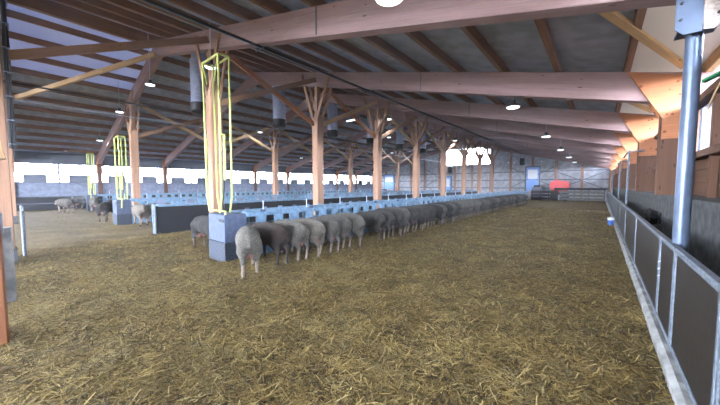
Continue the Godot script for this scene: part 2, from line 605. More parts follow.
func build_walls() -> void:
	# right wall: concrete plinth, studs, girts, planks, panes, open strip under the eaves
	var w := setting("wall_right")
	var st := mb()
	box(st, P(0.86, -0.1, ZBACK), P(1.30, 1.28, ZEND))
	put(w, "plinth", st, M.concrete)
	for k in range(-1, 9):
		var za := frame_z(k) + 0.12
		var zb := frame_z(k + 1) - 0.12
		for gh in [1.90, 2.72]:
			st = mb()
			box(st, P(1.06, gh - 0.05, za), P(1.20, gh + 0.05, zb))
			put(w, "girt", st, M.stud)
		for s in 2:
			st = mb()
			var zs := za + (zb - za) * (s + 1) / 3.0
			box(st, P(1.12, 1.28, zs - 0.05), P(1.20, 2.76, zs + 0.05))
			put(w, "stud", st, M.stud)
		for row in 3:
			st = mb()
			box(st, P(1.205, 1.285 + 0.205 * row, za - 0.12), P(1.24, 1.28 + 0.205 * (row + 1), zb + 0.12))
			put(w, "plank", st, M.plank)
		st = mb()
		box(st, P(1.242, 1.28, za - 0.12), P(1.255, 1.90, zb + 0.12), 0.002)
		box(st, P(1.242, 1.88, za - 0.12), P(1.255, 2.72, za + (zb - za) / 3.0), 0.002)
		put(w, "sheathing", st, M.dark_board)
		var cw := (zb - za) / 3.0
		for s in 3:
			if s > 0:
				st = mb()
				box(st, P(1.21, 1.90, za + cw * s), P(1.222, 2.72, za + cw * (s + 1)), 0.001)
				put(w, "pane", st, M.milky)
			else:
				for row in 4:
					st = mb()
					box(st, P(1.205, 1.90 + 0.205 * row, za + cw * s - (0.12 if s == 0 else 0.0)), P(1.24, 1.895 + 0.205 * (row + 1), za + cw * (s + 1) + (0.12 if s == 2 else 0.0)))
					put(w, "plank", st, M.plank)
	# left wall: plinth, grey panels, window band
	var xl := mirror(0.86)
	w = setting("wall_left")
	st = mb()
	box(st, P(xl, -0.1, ZBACK), P(xl - 0.35, 0.75, ZEND))
	put(w, "plinth", st, M.concrete)
	st = mb()
	box(st, P(xl - 0.05, 2.74, ZBACK), P(xl - 0.30, 3.45, ZEND))
	put(w, "eaves_beam", st, M.frame_grey)
	st = mb()
	box(st, P(xl - 0.04, 1.60, ZBACK), P(xl - 0.22, 1.66, ZEND))
	put(w, "sill", st, M.frame_grey)
	st = mb()
	box(st, P(xl - 0.142, 0.70, ZBACK), P(xl - 0.16, 1.64, ZEND), 0.002)
	put(w, "backing_sheet", st, M.wall_grey)
	for k in range(-1, 9):
		for hf in 2:
			var za := frame_z(k) + BAY * 0.5 * hf
			var zb := za + BAY * 0.5
			st = mb()
			box(st, P(xl - 0.05, 0.75, za + 0.008), P(xl - 0.14, 1.60, zb - 0.008))
			put(w, "panel", st, M.wall_grey)
	var n := 0
	for k in range(-1, 9):
		for hf in 2:
			var za := frame_z(k) + BAY * 0.5 * hf
			var zb := za + BAY * 0.5
			n += 1
			var win := setting("window_%d" % n)
			st = mb()
			box(st, P(xl - 0.10, 1.64, za - 0.05), P(xl - 0.20, 2.76, za + 0.05))
			box(st, P(xl - 0.12, 2.20, za), P(xl - 0.17, 2.26, zb))
			put(win, "window_frame", st, M.frame_grey)
			st = mb()
			box(st, P(xl - 0.145, 1.66, za + 0.03), P(xl - 0.153, 2.74, zb - 0.03), 0.001)
			put(win, "pane", st, M.glass)
			st = mb()
			var zm := za + 0.42
			box(st, P(xl - 0.02, 1.62, zm), P(xl - 0.13, 2.10, zm + 0.95))
			box(st, P(xl - 0.0, 2.08, zm - 0.02), P(xl - 0.13, 2.12, zm + 0.97))
			put(win, "vent_flap", st, M.frame_grey)
	# far gable wall with a window under the ridge
	w = setting("wall_far")
	var wx0 := -15.1
	var wx1 := -9.6
	for row in 5:
		st = mb()
		var h0 := -0.1 + 0.8 * row
		box(st, P(-26.4, h0, ZEND), P(1.3, h0 + 0.79, ZEND + 0.12), 0.003)
		put(w, "panel", st, M.end_panel)
	# gable part above 3.9 m, as plates around the window
	var e := 0.72
	st = mb()
	plate(st, PackedVector2Array([Vector2(wx1, 3.9), Vector2(-1.1, 3.9), Vector2(-0.3, 3.85), Vector2(wx1, under(wx1) + e)]), ZEND + 0.06, 0.12)
	put(w, "gable_panel", st, M.end_panel)
	st = mb()
	plate(st, PackedVector2Array([Vector2(wx0, 3.9), Vector2(mirror(-1.1), 3.9), Vector2(mirror(-0.3), 3.85), Vector2(wx0, under(wx0) + e)]), ZEND + 0.06, 0.12)
	put(w, "gable_panel", st, M.end_panel)
	st = mb()
	plate(st, PackedVector2Array([Vector2(wx0, 5.75), Vector2(wx1, 5.75), Vector2(wx1, under(wx1) + e), Vector2(RIDGE, under(RIDGE) + e), Vector2(wx0, under(wx0) + e)]), ZEND + 0.06, 0.12)
	put(w, "gable_panel", st, M.end_panel)
	var win := setting("window_%d" % (n + 1))
	for i in 4:
		var xa := wx0 + (wx1 - wx0) * i / 4.0
		var xb := wx0 + (wx1 - wx0) * (i + 1) / 4.0
		st = mb()
		box(st, P(xa + 0.03, 3.9, ZEND + 0.05), P(xb - 0.03, 5.75, ZEND + 0.06), 0.001)
		put(win, "pane", st, M.glass)
		if i > 0:
			st = mb()
			box(st, P(xa - 0.03, 3.9, ZEND + 0.02), P(xa + 0.03, 5.75, ZEND + 0.10))
			put(win, "mullion", st, M.frame_grey)
	for i in 14:
		var x := 0.7 - 2.04 * i
		st = mb()
		var top := under(x) - 0.02
		if x > wx0 and x < wx1: top = 3.9
		box(st, P(x - 0.11, 0, ZEND - 0.16), P(x + 0.11, top, ZEND - 0.005))
		put(w, "wall_post", st, M.post)
	st = mb()
	box(st, P(-26.4, -0.1, ZEND + 0.121), P(1.3, 3.9, ZEND + 0.135), 0.002)
	put(w, "backing_sheet", st, M.end_panel)
	for gh in [1.15, 2.0, 2.85]:
		st = mb()
		box(st, P(-26.2, gh - 0.05, ZEND - 0.10), P(1.2, gh + 0.05, ZEND - 0.004))
		put(w, "girt", st, M.frame_grey)
	for pr in [[0.6, -3.4, 1.0, 2.8], [-3.4, 0.6, 1.0, 2.8], [-7.4, -3.4, 1.2, 3.3], [-3.5, -7.4, 1.2, 3.3], [-17.6, -13.6, 1.2, 3.6], [-13.6, -17.6, 1.2, 3.6]]:
		st = mb()
		bar(st, P(pr[0], pr[3], ZEND - 0.20), P(pr[1], pr[2], ZEND - 0.20), 0.05, 0.07)
		put(w, "wall_brace", st, M.frame_grey)
	# near gable behind the camera, with a wide open doorway
	w = setting("wall_back")
	st = mb()
	box(st, P(-26.4, -0.1, ZBACK), P(-17.0, 3.9, ZBACK - 0.15))
	put(w, "panel", st, M.end_panel)
	st = mb()
	box(st, P(-3.5, -0.1, ZBACK), P(1.3, 3.6, ZBACK - 0.15))
	put(w, "panel", st, M.end_panel)
	st = mb()
	plate(st, PackedVector2Array([Vector2(-26.4, 3.9), Vector2(-17.0, 3.9), Vector2(-17.0, 4.6), Vector2(-3.5, 4.6), Vector2(-3.5, 3.6), Vector2(0.0, 3.6), Vector2(RIDGE, under(RIDGE) + e)]), ZBACK - 0.075, 0.15)
	put(w, "gable_panel", st, M.end_panel)

# ---------------------------------------------------------------- timber frames
func build_frames() -> void:
	for k in range(-1, 10):
		var d := frame_z(k)
		var where: String = ["behind the photographer", "above the left edge post", "nearest in view, across the top of the picture", "second from the front", "third from the front", "fourth from the front", "fifth from the front", "sixth from the front", "seventh from the front", "eighth from the front", "against the far gable wall"][k + 1]
		var t := thing("roof_frame", P(RIDGE, 0, d), "pinkish laminated rafter pair, " + where, "roof frame", "laminated roof frames")
		var off := t.position
		for side in 2:
			var sgn := 1.0 if side == 0 else -1.0
			var st := mb()
			var xe := 1.45
			var a := P(0, under(RIDGE) + 0.255, 0)
			var b := P(sgn * (xe - RIDGE), under(xe) + 0.255, 0)
			bar(st, a, b, 0.20, 0.50, Vector3.UP, 0.008)
			put(t, "rafter", st, M.rafter)
			st = mb()
			var ce := sgn * (0.95 - RIDGE)
			box(st, Vector3(ce - 0.19, 0.0 if side == 1 else 1.28, -0.11), Vector3(ce + 0.19, under(0.95) + 0.02, 0.11), 0.01)
			put(t, "wall_post", st, M.stud)
			for face in [-1.0, 1.0]:
				st = mb()
				var poly := PackedVector2Array()
				for q in [[0.30, 3.50], [0.78, 2.60], [0.78, 2.25], [1.14, 2.25], [1.14, 3.24]]:
					poly.append(Vector2(sgn * (q[0] - RIDGE), q[1]))
				plate(st, poly, face * 0.128, 0.036)
				put(t, "gusset_plate", st, M.orange)
			# steel hanger plate seam on the rafter
			st = mb()
			for xx: float in [-3.9]:
				var px: float = sgn * (xx - RIDGE)
				bar(st, Vector3(px, under(xx) + 0.02, 0.105), Vector3(px, under(xx) + 0.50, 0.105), 0.012, 0.03, Vector3.RIGHT, 0.002)
			put(t, "hanger_strap", st, M.frame_grey)

func build_post(x: float, k: int, label: String) -> void:
	var d := frame_z(k)
	var t := thing("timber_post", P(x, 0, d), label, "post", "inner timber posts")
	var hu := under(x)
	var fork := hu - 1.12
	var st := mb()
	box(st, Vector3(-0.15, 0, -0.15), Vector3(0.15, fork, 0.15), 0.012)
	put(t, "shaft", st, M.post)
	st = mb()
	box(st, Vector3(-0.07, fork - 0.02, -0.09), Vector3(0.07, hu + 0.0, 0.09), 0.006)
	put(t, "neck", st, M.post)
	for s in [-1.0, 1.0]:
		for face in [-1.0, 1.0]:
			st = mb()
			var xx: float = s * 0.74
			bar(st, Vector3(s * 0.09, fork - 0.12, face * 0.135), Vector3(xx, under(x + xx) + 0.36, face * 0.135), 0.05, 0.12, Vector3.BACK.cross(Vector3(s, 1, 0)).normalized(), 0.005)
			put(t, "strut", st, M.post)
	st = mb()
	box(st, Vector3(-0.17, 0, -0.17), Vector3(0.17, 0.3, 0.17), 0.02)
	put(t, "footing", st, M.concrete)

func build_braces() -> void:
	for k in range(0, 9):
		build_post(XC, k, "%s forked timber post from the left picture edge in the near row" % ordinal(k))
		build_post(mirror(XC), k, "%s timber post from the camera end in the row beyond the ridge" % ordinal(k))
	for row in 2:
		var x := XC if row == 0 else mirror(XC)
		for k in range(0, 8):
			var za := frame_z(k) + 0.12
			var zb := frame_z(k + 1) - 0.12
			if row == 1 and k == 0: continue
			var t := thing("cross_brace", P(x, 0, za), "crossed timber bracing of the %s bay in the post row %s" % [ordinal(k), "along the near pens" if row == 0 else "beyond the ridge"], "brace", "crossed timber braces between posts")
			var L := za - zb
			var lo := 3.72
			var hi := under(x) + 0.22
			var st := mb()
			bar(st, Vector3(0.05, lo, 0), Vector3(0.05, hi, L), 0.06, 0.16)
			put(t, "brace_board", st, M.post if k != 2 else M.pale)
			if k == 0: continue
			st = mb()
			bar(st, Vector3(-0.05, hi, 0), Vector3(-0.05, lo, L), 0.06, 0.16)
			put(t, "brace_board", st, M.orange if row == 0 and k < 3 else M.pale)
	# thin dark rods over the left window band
	for k in range(0, 8, 2):
		var t := thing("wind_rod", P(mirror(0.9), 0, frame_z(k)), "thin dark diagonal rods crossing the left window band, %s set from the left" % ordinal(int(k / 2)), "rod", "diagonal rods on the left wall")
		var st := mb()
		tube(st, [Vector3(0.12, 2.8, -0.1), Vector3(0.12, 1.0, -BAY)], 0.022, 6)
		put(t, "rod", st, M.frame_grey)
		st = mb()
		tube(st, [Vector3(0.12, 1.0, -BAY), Vector3(0.12, 2.8, -BAY * 2.0 + 0.1)], 0.022, 6)
		put(t, "rod", st, M.frame_grey)

# ---------------------------------------------------------------- feeders
func build_feeder(xm: float, z0: float, z1: float, label: String, detailed: bool) -> Node3D:
	var t := thing("feeding_trough", P(xm, 0, z0), label, "feeder", "long blue feeding troughs")
	var L := z1 - z0
	var hw := 0.34
	# end box
	var st := mb()
	box(st, Vector3(-hw, 0.38, 0), Vector3(hw, 0.90, -0.42), 0.015)
	var ebx := put(t, "end_box", st, M.box_blue)
	st = mb()
	box(st, Vector3(-hw - 0.008, -0.06, 0.008), Vector3(hw + 0.008, 0.38, -0.43), 0.015)
	var eb := put(ebx, "box_base", st, M.box_low)
	eb.set_meta("label", "speckled grey lower half of the end box")
	st = mb()
	box(st, Vector3(hw - 0.22, 0.76, 0.01), Vector3(hw - 0.02, 0.81, -0.02), 0.004)
	put(ebx, "grip_slot", st, M.dark)
	# trough and centre pipe
	st = mb()
	box(st, Vector3(-hw + 0.05, 0.24, -0.43), Vector3(hw - 0.05, 0.34, -L), 0.01)
	put(t, "trough_floor", st, M.box_blue)
	st = mb()
	tube(st, [Vector3(0, 0.62, -0.42), Vector3(0, 0.62, -L)], 0.05, 8)
	put(t, "feed_pipe", st, M.steel)
	var sp := 0.425
	for side in [-1.0, 1.0]:
		var x: float = side * (hw - 0.02)
		st = mb()
		box(st, Vector3(x - 0.018, -0.06, -0.43), Vector3(x + 0.018, 0.36, -L), 0.004)
		put(t, "lower_panel", st, M.blue)
		st = mb()
		box(st, Vector3(x - 0.022, 0.83, -0.43), Vector3(x + 0.022, 0.91, -L), 0.006)
		put(t, "top_rail", st, M.blue)
		st = mb()
		box(st, Vector3(x - side * 0.03, 0.895, -0.43), Vector3(x - side * 0.17, 0.925, -L), 0.006)
		put(t, "top_shelf", st, M.blue)
		var n := int((L - 0.9) / sp)
		st = mb()
		box(st, Vector3(-0.014, 0.355, -0.11), Vector3(0.014, 0.84, 0.11), 0.004)
		var dm := st.commit()
		st = mb()
		box(st, Vector3(-0.02, 0.84, -0.05), Vector3(0.02, 0.955, 0.05), 0.004)
		var lm := st.commit()
		if not detailed and side < 0.0: continue
		for i in n:
			var o := put_mesh(t, "head_divider", dm, M.blue)
			o.position = Vector3(x, 0, -0.7425 - sp * i)
			if detailed:
				var l := put_mesh(t, "latch_plate", lm, M.blue if i % 3 else M.box_blue)
				l.position = Vector3(x - side * 0.0, 0, -0.80 - sp * i)
	st = mb()
	tube(st, [Vector3(0, 0.62, 0), Vector3(0, 1.12, 0)], 0.012, 6)
	var rod := st.commit()
	for i in int(L / 1.2):
		put_mesh(t, "upright_rod", rod, M.wire).position = Vector3(0, 0, -1.0 - 1.2 * i)
	return t

func build_cage(at: Vector3, h: float, label: String) -> void:
	var t := thing("feed_mast", at, label, "mast", "yellow tube masts at the feeder ends")
	var wx := 0.34
	var wz := 0.10
	var base := 0.92
	for sx in [-1.0, 1.0]:
		for sz in [-1.0, 1.0]:
			var st := mb()
			var foot := Vector3(sx * (wx - 0.12), base, sz * wz)
			tube(st, [foot, Vector3(sx * (wx - 0.02), base + 0.32, sz * wz), Vector3(sx * wx, h, sz * wz)], 0.021, 6)
			put(t, "upright", st, M.yellow)
		var st2 := mb()
		tube(st2, [Vector3(sx * (wx + 0.06), h * 0.62, 0.06), Vector3(sx * (wx + 0.06), h * 0.40, 0.06)], 0.026, 6)
		var slv := put(t, "sleeve", st2, M.yellow)
		st2 = mb()
		tube(st2, [Vector3(sx * (wx + 0.06), h * 0.62, 0.06), Vector3(sx * (wx - 0.03), h * 0.62, 0.10)], 0.018, 6)
		put(slv, "link", st2, M.yellow)
		st2 = mb()
		tube(st2, [Vector3(sx * wx, h, -wz), Vector3(sx * wx, h, wz)], 0.021, 6)
		put(t, "top_bar", st2, M.yellow)
		st2 = mb()
		tube(st2, [Vector3(sx * wx, h - 0.02, wz), Vector3(sx * wx * 0.45, h - 0.45, wz)], 0.016, 6)
		put(t, "corner_brace", st2, M.yellow)
	for sz in [-1.0, 1.0]:
		var st := mb()
		tube(st, [Vector3(-wx, h, sz * wz), Vector3(wx, h, sz * wz)], 0.021, 6)
		put(t, "top_bar", st, M.yellow)
	var s3 := mb()
	tube(s3, [Vector3(-wx, 1.28, wz), Vector3(-wx + 0.12, 0.96, wz), Vector3(wx + 0.12, 0.96, wz), Vector3(wx + 0.13, 0.62, wz + 0.02)], 0.020, 6)
	put(t, "hook_rail", s3, M.yellow)
	s3 = mb()
	tube(s3, [Vector3(0.1, 1.9, -0.05), Vector3(0.16, 1.4, -0.02), Vector3(0.12, 1.1, 0.0), Vector3(0.2, 0.93, 0.02)], 0.02, 6)
	put(t, "hose", s3, M.cable)

func build_feeders() -> void:
	build_feeder(-5.60, 2.4, 31.2, "nearest long pale blue feeding trough where the row of ewes is eating", true)
	build_feeder(-13.75, 2.25, 31.2, "middle blue feeding trough beyond the black partition panel", false)
	build_feeder(-22.0, 2.4, 31.2, "farthest blue feeding trough in front of the left window wall", false)
	build_cage(P(-5.80, 0, 2.56), 3.86, "tall yellow tube mast on the end of the nearest trough")
	build_cage(P(-13.8, 0, 2.5), 3.23, "yellow tube mast on the end of the middle trough")
	build_cage(P(-22.0, 0, 2.65), 3.2, "small far yellow tube mast in front of the left windows")
	# black partition along the middle pens
	var t := thing("partition", P(-10.1, 0, 2.6), "long black solid partition with a blue slotted top in the middle of the barn", "partition")
	var st := mb()
	box(st, Vector3(-0.30, -0.05, 0.02), Vector3(0.06, 0.82, -0.05), 0.01)
	put(t, "end_panel", st, M.black_panel)
	for i in 12:
		st = mb()
		box(st, Vector3(-0.02, -0.06, -0.06 - 2.4 * i), Vector3(0.02, 0.80, -0.05 - 2.4 * (i + 1)), 0.005)
		put(t, "panel", st, M.black_panel)
		st = mb()
		box(st, Vector3(0.02, 0.80, -0.06 - 2.4 * i), Vector3(-0.28, 0.86, -0.05 - 2.4 * (i + 1)), 0.005)
		put(t, "top_plate", st, M.blue)
	for i in 68:
		st = mb()
		box(st, Vector3(-0.26, 0.86, -0.10 - 0.425 * i), Vector3(-0.30, 1.0, -0.30 - 0.425 * i), 0.004)
		put(t, "latch_plate", st, M.blue if i % 2 else M.wall_grey)
	st = mb()
	box(st, Vector3(-0.33, 0.98, 0.0), Vector3(-0.27, 1.02, -29.0), 0.004)
	put(t, "top_rail", st, M.blue)
	for xx in [-0.12, 0.05]:
		st = mb()
		tube(st, [Vector3(xx, -0.04, 0.05), Vector3(xx, 0.88, 0.05)], 0.028, 8)
		put(t, "end_post", st, M.steel)
	# dark barrier boards in front of the left wall
	for i in 5:
		var za := -0.2 + 2.35 * i
		var b := thing("wall_barrier", P(-24.6, 0, za), "low dark navy barrier panel by the left wall, %s from the left" % ordinal(i), "barrier", "dark barriers by the left wall")
		st = mb()
		box(st, Vector3(-0.02, 0.02, 0), Vector3(0.02, 0.72, -2.05), 0.004)
		put(b, "board", st, M.black_panel)
		st = mb()
		box(st, Vector3(-0.03, -0.05, 0.02), Vector3(0.03, 0.76, 0.12), 0.004)
		put(b, "post", st, M.steel)
		st = mb()
		box(st, Vector3(0.0, 0.38, 0), Vector3(0.04, 0.42, -2.05), 0.004)
		put(b, "rail", st, M.frame_grey)

# ---------------------------------------------------------------- right fence
func build_fence() -> void:
	var k := setting("trim_1")
	var z := -2.0
	while z < 32.0:
		var st := mb()
		box(st, P(0.42, -0.1, z), P(0.60, 0.13, z + 1.99), 0.03)
		put(k, "kerb_stone", st, M.kerb)
		z += 2.0
	var zs := [-1.0, 0.6, 2.2, 3.36, 4.10, 6.6, 9.1, 11.6, 14.1, 16.6, 19.1, 21.6, 24.1, 26.6, 29.1, 31.6]
	for i in zs.size() - 1:
		var za: float = zs[i]
		var zb: float = zs[i + 1]
		var t := thing("fence_panel", P(0.50, 0, za), "%s dark brown fence panel from the camera along the right kerb" % ordinal(i), "fence panel", "fence panels along the right kerb")
		var L := zb - za
		var st := mb()
		box(st, Vector3(-0.012, 0.16, -0.03), Vector3(0.012, 0.91, -L + 0.03), 0.003)
		put(t, "board", st, M.fence)
		st = mb()
		box(st, Vector3(-0.024, 0.905, -0.02), Vector3(0.024, 0.95, -L + 0.0), 0.006)
		put(t, "top_rail", st, M.steel)
		st = mb()
		box(st, Vector3(-0.02, 0.13, -0.03), Vector3(0.02, 0.165, -L + 0.03), 0.004)
		put(t, "bottom_rail", st, M.steel)
		for zz: float in [-0.025, -L + 0.025]:
			st = mb()
			if i > 4 and zz < -0.1: continue
			var pw := 0.018 if i < 5 else 0.011
			box(st, Vector3(-0.022, 0.13, zz - pw), Vector3(0.022, 0.93, zz + pw), 0.004)
			put(t, "post", st, M.steel)
		if i == 3:
			for hh in [0.55, 0.62, 0.69]:
				st = mb()
				bar(st, Vector3(-0.03, hh, -L + 0.05), Vector3(-0.03, hh + 0.03, -L + 0.16), 0.008, 0.012, Vector3.UP, 0.002)
				put(t, "latch_wire", st, M.wire)
	# steel pole with bracket
	var d := frame_z(1)
	var p := thing("steel_pole", P(0.55, 0, d + 0.10), "round blue grey steel pole carrying the nearest rafter beside the fence", "pole")
	var st2 := mb()
	tube(st2, [Vector3(0, 0.13, 0), Vector3(0, 2.71, 0)], 0.052, 20)
	put(p, "shaft", st2, M.pole)
	st2 = mb()
	plate(st2, PackedVector2Array([Vector2(-0.13, 2.72), Vector2(-0.08, 2.67), Vector2(0.02, 2.67), Vector2(0.02, 3.02), Vector2(-0.13, 3.04)]), -0.125, 0.012)
	var bp := put(p, "bracket_plate", st2, M.pole)
	st2 = mb()
	plate(st2, PackedVector2Array([Vector2(0.025, 2.68), Vector2(0.08, 2.67), Vector2(0.13, 2.72), Vector2(0.13, 2.97), Vector2(0.025, 3.0)]), -0.125, 0.012)
	var br := put(p, "bracket_plate", st2, M.bracket_light)
	br.set_meta("label", "pale half of the bracket")
	st2 = mb()
	box(st2, Vector3(-0.11, 2.70, -0.06), Vector3(0.11, 2.73, 0.119), 0.004)
	put(p, "bracket_seat", st2, M.pole)
	for q in [[-0.10, 2.79], [0.10, 2.78], [-0.10, 2.92], [0.10, 2.90]]:
		st2 = mb()
		tube(st2, [Vector3(q[0], q[1], 0.128), Vector3(q[0], q[1], 0.145)], 0.011, 6)
		put(bp if q[0] < 0.0 else br, "bolt", st2, M.dark)
	# portal of tubes farther along the fence
	for i in 3:
		var zz: float = [10.6, 15.0, 22.8][i]
		var g := thing("tube_portal", P(0.56, 0, zz), "galvanised tube portal from the fence to the right wall, %s from the camera" % ordinal(i), "portal", "tube portals along the fence")
		var s := mb()
		tube(s, [Vector3(0, 0.1, 0), Vector3(0, 2.38, 0)], 0.024, 8)
		put(g, "post", s, M.steel)
		s = mb()
		tube(s, [Vector3(0, 2.36, 0), Vector3(0.30, 2.36, 0)], 0.022, 8)
		put(g, "cross_bar", s, M.frame_grey)
		s = mb()
		tube(s, [Vector3(0, 2.36, 0), Vector3(0, 2.36, -2.4)], 0.022, 8)
		put(g, "long_bar", s, M.steel)
		s = mb()
		tube(s, [Vector3(0, 1.75, 0), Vector3(0.02, 2.1, -0.5), Vector3(0.04, 2.34, -0.9)], 0.018, 8)
		put(g, "knee_bar", s, M.steel)
	# black brush on the plinth
	var b := thing("scratching_brush", P(0.84, 0.86, 7.55), "black bristly brush fixed to the concrete plinth behind the fence", "brush")
	var s4 := mb()
	box(s4, Vector3(-0.02, -0.10, -0.22), Vector3(0.02, 0.10, 0.22), 0.01)
	put(b, "backing", s4, M.dark)
	s4 = mb()
	var r := RandomNumberGenerator.new(); r.seed = 6
	for i in 260:
		var y := r.randf_range(-0.15, 0.15)
		var zq := r.randf_range(-0.26, 0.26)
		if y * y / 0.0225 + zq * zq / 0.0676 > 1.0: continue
		bar(s4, Vector3(-0.01, y * 0.7, zq * 0.85), Vector3(-0.11 - r.randf() * 0.04, y * 1.15, zq * 1.1), 0.02, 0.02, Vector3.UP, 0.003)
	put(b, "bristles", s4, M.brush).set_meta("kind", "stuff")
	# water bowl
	var wb := thing("water_bowl", P(0.33, 0, 13.4), "small blue and white drinker on the straw at the foot of the fence", "drinker")
	s4 = mb()
	lathe(s4, Vector3(0, 0, 0), [Vector2(0.0, 0.0), Vector2(0.07, 0.0), Vector2(0.085, 0.24), Vector2(0.075, 0.24), Vector2(0.06, 0.06), Vector2(0.0, 0.06)], 16)
	var bowl := put(wb, "bowl", s4, M.bowl_blue)
	s4 = mb()
	lathe(s4, Vector3(0, 0, 0), [Vector2(0.084, 0.22), Vector2(0.095, 0.23), Vector2(0.095, 0.30), Vector2(0.072, 0.30), Vector2(0.072, 0.24)], 16)
	put(bowl, "rim", s4, M.white)
	# green strap on the wall post at the right edge
	var gs := thing("green_strap", P(0.88, 2.46, 4.15), "green webbing strap hanging in loops under the roof right of the steel pole", "strap")
	s4 = mb()
	bar(s4, Vector3(0.10, 0.22, 0.25), Vector3(0.02, 0.14, 0.10), 0.07, 0.02)
	bar(s4, Vector3(0.02, 0.145, 0.11), Vector3(-0.06, 0.0, 0.02), 0.06, 0.02)
	var strap := put(gs, "strap", s4, M.green)
	s4 = mb()
	bar(s4, Vector3(-0.05, 0.02, 0.02), Vector3(-0.16, -0.02, -0.10), 0.05, 0.03)
	put(strap, "strap_end", s4, M.green)
	s4 = mb()
	tube(s4, [Vector3(-0.04, 0.03, 0.02), Vector3(-0.10, -0.14, 0.0), Vector3(-0.14, -0.3, -0.02)], 0.008, 6)
	put(gs, "cord", s4, M.pale)

# ---------------------------------------------------------------- far end
func board_gate(x0: float, x1: float, d: float, label: String, m: Material) -> void:
	var t := thing("board_gate", P((x0 + x1) * 0.5, 0, d), label, "gate", "gates at the far end of the pen")
	var hw := (x1 - x0) * 0.5
	for i in 3:
		var st := mb()
		box(st, Vector3(-hw, 0.10 + 0.30 * i, -0.02), Vector3(hw, 0.32 + 0.30 * i, 0.02), 0.005)
		put(t, "board", st, m)
	for i in 4:
		var x := -hw + 0.06 + (2.0 * hw - 0.12) * i / 3.0
		var st := mb()
		box(st, Vector3(x - 0.04, -0.05, -0.06), Vector3(x + 0.04, 1.0, -0.02), 0.005)
		put(t, "post", st, M.frame_grey if m == M.gate_board else M.dark_board)

func build_far_end() -> void:
	board_gate(-2.85, 0.35, 32.0, "pale weathered board gate closing the far end of the pen", M.gate_board)
	board_gate(-5.1, -2.95, 31.9, "dark board gate between the trough end and the pale gate", M.dark_board)
	var st := mb()
	box(st, P(-3.3, 1.0, 32.3), P(0.4, 1.2, 32.42), 0.01)
	box(st, P(-3.25, 0, 32.32), P(-3.15, 1.0, 32.40), 0.01)
	box(st, P(0.25, 0, 32.32), P(0.35, 1.0, 32.40), 0.01)
	var o := put(self, "black_barrier", st, M.dark)
	tag(o, "black horizontal barrier beam just behind the pale far gate", "barrier")
	# red wagon behind the gates
	var t := thing("feed_wagon", P(-2.95, 0, 33.2), "red hopper wagon parked behind the far gates", "wagon")
	st = mb()
	plate(st, PackedVector2Array([Vector2(-0.55, 0.75), Vector2(0.60, 0.75), Vector2(0.78, 1.45), Vector2(0.62, 1.80), Vector2(-0.35, 1.95), Vector2(-0.75, 1.70), Vector2(-0.82, 1.40)]), 0.0, 0.8)
	put(t, "hopper", st, M.red)
	st = mb()
	box(st, Vector3(-0.7, 0.55, -0.3), Vector3(0.7, 0.75, 0.3), 0.02)
	put(t, "chassis", st, M.dark)
	for sx in [-0.45, 0.45]:
		for sz in [-0.32, 0.32]:
			st = mb()
			tube(st, [Vector3(sx, 0.30, sz - 0.07), Vector3(sx, 0.30, sz + 0.07)], 0.30, 18)
			put(t, "wheel", st, M.dark)
	t = thing("machine_box", P(-4.75, 0, 33.0), "dark low machine beside the red wagon", "machine")
	st = mb()
	box(st, Vector3(-0.45, 0.2, -0.3), Vector3(0.4, 1.25, 0.3), 0.05)
	put(t, "housing", st, M.frame_grey)
	st = mb()
	box(st, Vector3(-0.3, 1.25, -0.2), Vector3(0.2, 1.45, 0.2), 0.04)
	put(t, "cap", st, M.dark)
	st = mb()
	box(st, Vector3(-0.4, -0.06, -0.25), Vector3(0.35, 0.2, 0.25), 0.02)
	put(t, "foot", st, M.dark)
	# blue doors in the gable
	var n := 0
	for q in [[-6.0, -4.75, 0.9, 3.3], [-14.95, -14.0, 0.0, 2.5], [-24.0, -22.3, 0.9, 2.9]]:
		n += 1
		var dd := setting("door_%d" % n)
		st = mb()
		box(st, P(q[0], q[2], ZEND - 0.22), P(q[1], q[3], ZEND - 0.19), 0.01)
		var leaf := put(dd, "leaf", st, M.blue_door)
		st = mb()
		for xx in [q[0], q[1]]: box(st, P(xx - 0.06, 0.0, ZEND - 0.25), P(xx + 0.06, q[3] + 0.05, ZEND - 0.17), 0.01)
		box(st, P(q[0], q[3], ZEND - 0.25), P(q[1], q[3] + 0.1, ZEND - 0.17), 0.01)
		put(dd, "door_frame", st, M.frame_grey)
		st = mb()
		box(st, P(q[0] + 0.2, (q[2] + q[3]) * 0.5, ZEND - 0.235), P(q[1] - 0.2, q[3] - 0.25, ZEND - 0.22), 0.005)
		put(leaf, "door_panel", st, M.white)
	for q in [[-6.35, 3.9, "loudspeaker box on the far wall beside the large blue door"], [-14.1, 3.3, "dark box high on the far wall under the gable window"]]:
		st = mb()
		box(st, P(q[0] - 0.2, q[1] - 0.35, ZEND - 0.55), P(q[0] + 0.2, q[1] + 0.35, ZEND - 0.16), 0.03)
		var s := put(self, "wall_box", st, M.dark)
		tag(s, q[2], "box")

